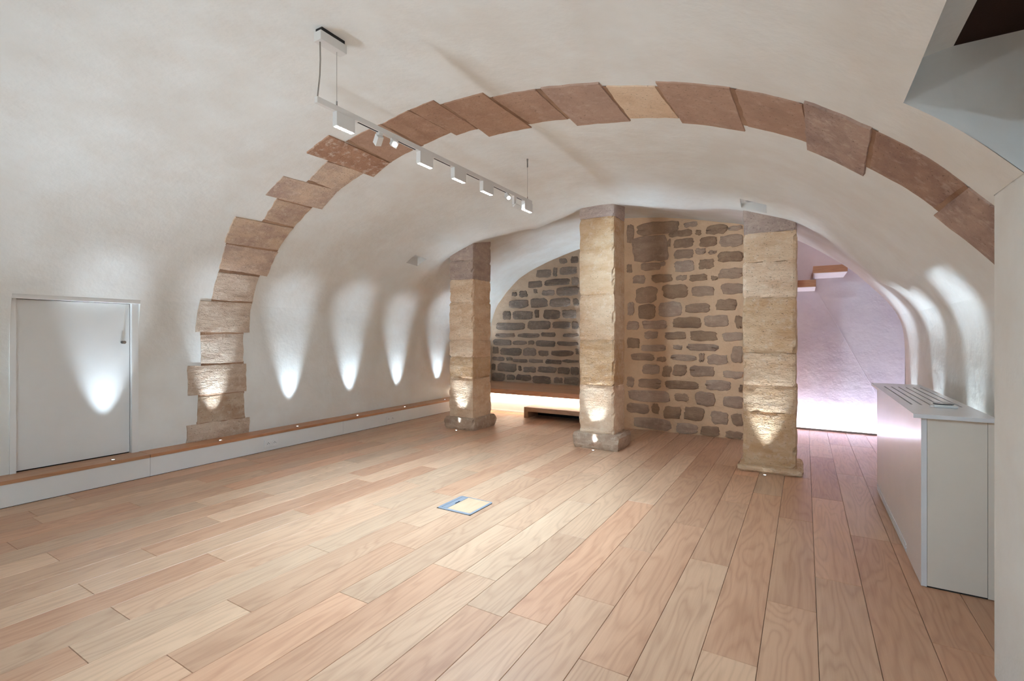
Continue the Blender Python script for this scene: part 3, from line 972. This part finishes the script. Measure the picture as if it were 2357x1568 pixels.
# ------------------------------------------------------------------ ceiling vents in their pockets
for i, ((s0, s1, y0, y1), lab) in enumerate(zip(VENTS, ('small vent pocket in the vault left of the leftmost pillar', 'small vent pocket in the vault above the pillar by the stairs'))):
    E = []
    N = 8
    for k in range(N): E.append((s0 + (s1 - s0) * k / N, y0))
    for k in range(N): E.append((s1, y0 + (y1 - y0) * k / N))
    for k in range(N): E.append((s1 + (s0 - s1) * k / N, y1))
    for k in range(N): E.append((s0, y1 + (y0 - y1) * k / N))
    pts = [surf(*e)[0] for e in E]
    zt = max(p.z for p in pts) + .012
    c = sum(pts, Vector()) / len(pts)
    t = thing('ceiling_vent', (c.x, c.y, zt), lab, 'vent', 'vents in the vault')
    bm = bmesh.new()
    for a, b in zip(pts, pts[1:] + pts[:1]):
        quad(bm, a, b, (b.x, b.y, zt), (a.x, a.y, zt))
    bm.faces.new([bm.verts.new((p.x, p.y, zt)) for p in pts])
    obj('pocket', bm, PLASTER_S, t)
    obj('collar', ring((c.x, c.y, zt - .012), .062, .074, .011, 28), PLASTIC, t)
    for k in range(-4, 5):
        hw = math.sqrt(max(.06 ** 2 - (k * .013) ** 2, 1e-6))
        obj('grille_bar', box(c.x + k * .013 - .003, c.x + k * .013 + .003, c.y - hw, c.y + hw, zt - .010, zt - .004), PLASTIC, t)
    obj('duct', disc((c.x, c.y, zt - .002), .061, .0015, 24), BLACK, t)

# ------------------------------------------------------------------ suspended track light
def track(root, dy, dim=1.0, lit=(0, 1, 2, 3, 4), X=-2.1, cone=106, soft=1.0):
    R = root
    obj('canopy', box(X - .028, X + .028, 1.59 + dy, 1.752 + dy, 2.728, 2.775, bev=.002), TRACKW, R)
    obj('canopy_backplate', box(X - .024, X + .024, 1.60 + dy, 1.742 + dy, 2.775, 2.80), DARKSLOT, R)
    rail = obj('rail', box(X - .0125, X + .0125, 1.583 + dy, 3.818 + dy, 2.412, 2.442, bev=.001), TRACKW, R)
    for a, b in ((1.85, 2.0), (2.16, 2.31), (2.49, 2.66), (2.85, 3.01), (3.21, 3.39), (3.57, 3.65)):
        obj('slot', box(X - .004, X + .0045, a + dy, b + dy, 2.4108, 2.413), BLACK, rail)
    obj('power_cable', tube([(X, 1.607 + dy, 2.73), (X, 1.609 + dy, 2.64), (X, 1.606 + dy, 2.56), (X, 1.598 + dy, 2.49), (X, 1.592 + dy, 2.44)], .0035, 8), GREYCABLE, R)
    obj('suspension_wire', tube([(X, 1.71 + dy, 2.73), (X, 1.71 + dy, 2.44)], .0012, 6), GREYCABLE, R)
    obj('gripper', tube([(X, 1.71 + dy, 2.44), (X, 1.71 + dy, 2.47)], .004, 8), GREYCABLE, R)
    obj('suspension_wire', tube([(X, 3.754 + dy, 2.745), (X, 3.754 + dy, 2.44)], .0012, 6), GREYCABLE, R)
    obj('gripper', tube([(X, 3.754 + dy, 2.44), (X, 3.754 + dy, 2.465)], .004, 8), GREYCABLE, R)
    obj('ceiling_anchor', tube([(X, 3.754 + dy, 2.725), (X, 3.754 + dy, 2.77), (X, 3.754 + dy, 2.805)], [.006, .006, .009], 10), CHROME, R)
    for k, (a, b) in enumerate(((1.697, 1.817), (2.338, 2.463), (2.689, 2.825), (3.04, 3.183), (3.677, 3.82))):
        if k not in lit: continue
        a, b = a + dy, b + dy
        bm = box(X - .017, X + .017, a, b, 2.337, 2.412, bev=.001)
        h = obj('lamp_head', bm, TRACKW, R)
        for k in range(5):
            yc = a + (b - a) * (k + .5) / 5
            obj('lens', box(X - .0115, X + .0115, yc - .0085, yc + .0085, 2.3345, 2.3372, bev=.001), LED_LENS, h)
        lamp('track_lamp', 'SPOT', (X, (a + b) / 2, 2.325), (0, 0, -1), W_HEAD * dim, C_TRACK, R,
             spot_size=math.radians(cone), spot_blend=soft, shadow_soft_size=.03)
    for yy, d, watts, cone in () if dim != 1 else ((2.01, (-.75, .35, -.6), 1, 60), (2.12, (.75, -.55, -.62), 1, 50), (3.41, (.7, -.6, -.7), 1, 50), (3.52, (1.4, 2.83, -.85), 38, 72)):
        yy += dy
        d = Vector(d).normalized()
        drop = .055 if watts > 1 else 0
        p = Vector((X, yy, 2.395 - drop))
        obj('pivot', box(X - .012, X + .012, yy - .014, yy + .014, 2.396 - drop, 2.4125), TRACKW, R)
        u = d.cross(Vector((0, 1, .01))).normalized()
        w = d.cross(u)
        bm = bmesh.new()
        vs = [bm.verts.new(p + u * (sx * .018) + w * (sy * .018) + d * k) for k in (0, .058) for sx, sy in ((-1, -1), (1, -1), (1, 1), (-1, 1))]
        bm.faces.new(vs[:4])
        bm.faces.new(vs[4:])
        for q in range(4):
            bm.faces.new((vs[q], vs[(q + 1) % 4], vs[4 + (q + 1) % 4], vs[4 + q]))
        h = obj('spot_head', bm, TRACKW, R)
        obj('lens', disc(p + d * .0575, .014, .002, 16, axis=d), LED_LENS, h)
        lamp('spot_lamp', 'SPOT', p + d * .07, d, watts if watts > 1 else W_SPOT, C_TRACK, R, spot_size=math.radians(cone), spot_blend=1.0, shadow_soft_size=.08)


t1 = thing('track_light', (-2.1, 2.7, 2.33), 'white suspended track light with small lamp heads under the vault', 'track light')
track(t1, 0.0)
t2 = thing('track_light', (-.35, -.9, 2.33), 'added white track light, unseen behind the viewpoint, filling the room with light', 'track light')
track(t2, -3.6, .85, (1, 3), -.35, 178, .35)  # unseen extra track, added to even out the room's brightness

# ------------------------------------------------------------------ white cabinet on the right
cb = thing('radiator_cabinet', (.627, 3.97, 0), 'narrow white cabinet with a slotted top against the right wall', 'cabinet')
cx0, cx1, cy0, cy1 = .494, .760, 3.112, 4.828
obj('side_panel', box(cx0, cx0 + .022, cy0, cy1, .004, .836), GLOSS, cb)
obj('back_panel', box(cx1 - .022, cx1, cy0, cy1, .004, .836), GREIGE, cb)
obj('end_panel', box(cx0 + .0235, cx1 - .0235, cy0 + .002, cy0 + .02, .008, .834), GREIGE, cb)
obj('end_panel', box(cx0 + .0235, cx1 - .0235, cy1 - .02, cy1, .008, .834), GREIGE, cb)
obj('shadow_gap', box(cx0 + .02, cx1 - .02, cy0 + .006, cy1 - .006, 0.0, .836), DARKSLOT, cb)
for z in (.016, .034, .052):
    obj('vent_rib', box(cx0 - .004, cx0, 3.52, 4.80, z, z + .008), GLOSS, cb)
ty0, ty1 = 3.075, 4.86
tx0, tx1 = .458, .766
sy0, sy1 = 3.48, 4.60
obj('top_board', box(tx0, tx1, ty0, sy0, .838, .858, bev=.001), GLOSS, cb)
obj('top_board', box(tx0, tx1, sy1, ty1, .838, .858, bev=.001), GLOSS, cb)
nsl, gap = 6, .009
pitch = (.722 - .512) / (nsl - 1)
edges = [tx0] + [v for k in range(nsl) for v in (.512 + k * pitch - gap / 2, .512 + k * pitch + gap / 2)] + [tx1]
for a, b in zip(edges[0::2], edges[1::2]):
    obj('top_slat', box(a, b, sy0, sy1, .838, .858), GLOSS, cb)
dv = thing('charging_pad', (.64, 3.455, .858), 'small white box with a round dark pad lying on the cabinet top', 'device')
obj('case', box(.592, .69, 3.395, 3.50, .858, .872, bev=.003), PLASTIC, dv)
obj('pad', disc((.641, 3.452, .872), .044, .005, 32), PAD, dv)
obj('cable_plug', box(.578, .592, 3.402, 3.412, .860, .867), PLASTIC, dv)

# ------------------------------------------------------------------ stairs and light strip in the stairwell
stair = thing('floating_staircase', (.1, 7.23, 1.6), 'oak stair treads floating out of the lilac-lit stairwell wall', 'staircase')
for k in range(-1, 4):
    x0 = .085 + .315 * k if k else .085
    z1 = 2.07 + .162 * k
    tr = obj('tread', box(x0 + .0, x0 + .345, 6.90, Y_STAIR - .001, z1 - .084, z1, bev=.002), OAK_BENCH, stair)
for o in [c for c in bpy.data.objects if c.parent == stair]:
    xs = [v.co.x + ORG[stair.name].x for v in o.data.vertices]
    zs_ = min(v.co.z + ORG[stair.name].z for v in o.data.vertices)
    obj('underside', box(min(xs) + .004, max(xs) - .004, 6.904, Y_STAIR - .002, zs_ - .004, zs_), WHITE_MATT, o)
sd = thing('fill_downlight', (.45, 6.95, 3.3), 'added unseen fill downlight in the high ceiling over the stairs', 'downlight')
obj('trim_ring', ring((.45, 6.95, 3.292), .03, .042, .008, 24), PLASTIC, sd)
obj('lens', disc((.45, 6.95, 3.294), .03, .004, 20), LED_UP, sd)
lamp('fill_downlight_lamp', 'SPOT', (.45, 6.95, 3.28), (0, 0, -1), 11, (.93, .86, 1), sd, spot_size=math.radians(150), spot_blend=1, shadow_soft_size=.03)  # lamp and fitting added out of view to lift the upper stairwell
ls = thing('light_strip', (.5, 7.53, 0), 'glowing light strip along the foot of the lilac stairwell wall', 'light strip')
obj('profile', box(-.34, 1.59, 7.455, 7.468, 0, .022), CHROME, ls)
obj('diffuser', box(-.34, 1.59, 7.468, 7.565, 0.0, .010), LED_STAIR, ls)
L = lamp('stair_lamp', 'AREA', (.62, 7.485, .02), (0, .12, 1), W_STAIR, C_STAIR, ls, shape='RECTANGLE', size=1.9, size_y=.02)
L.rotation_euler = (math.radians(180 - 6), 0, 0)
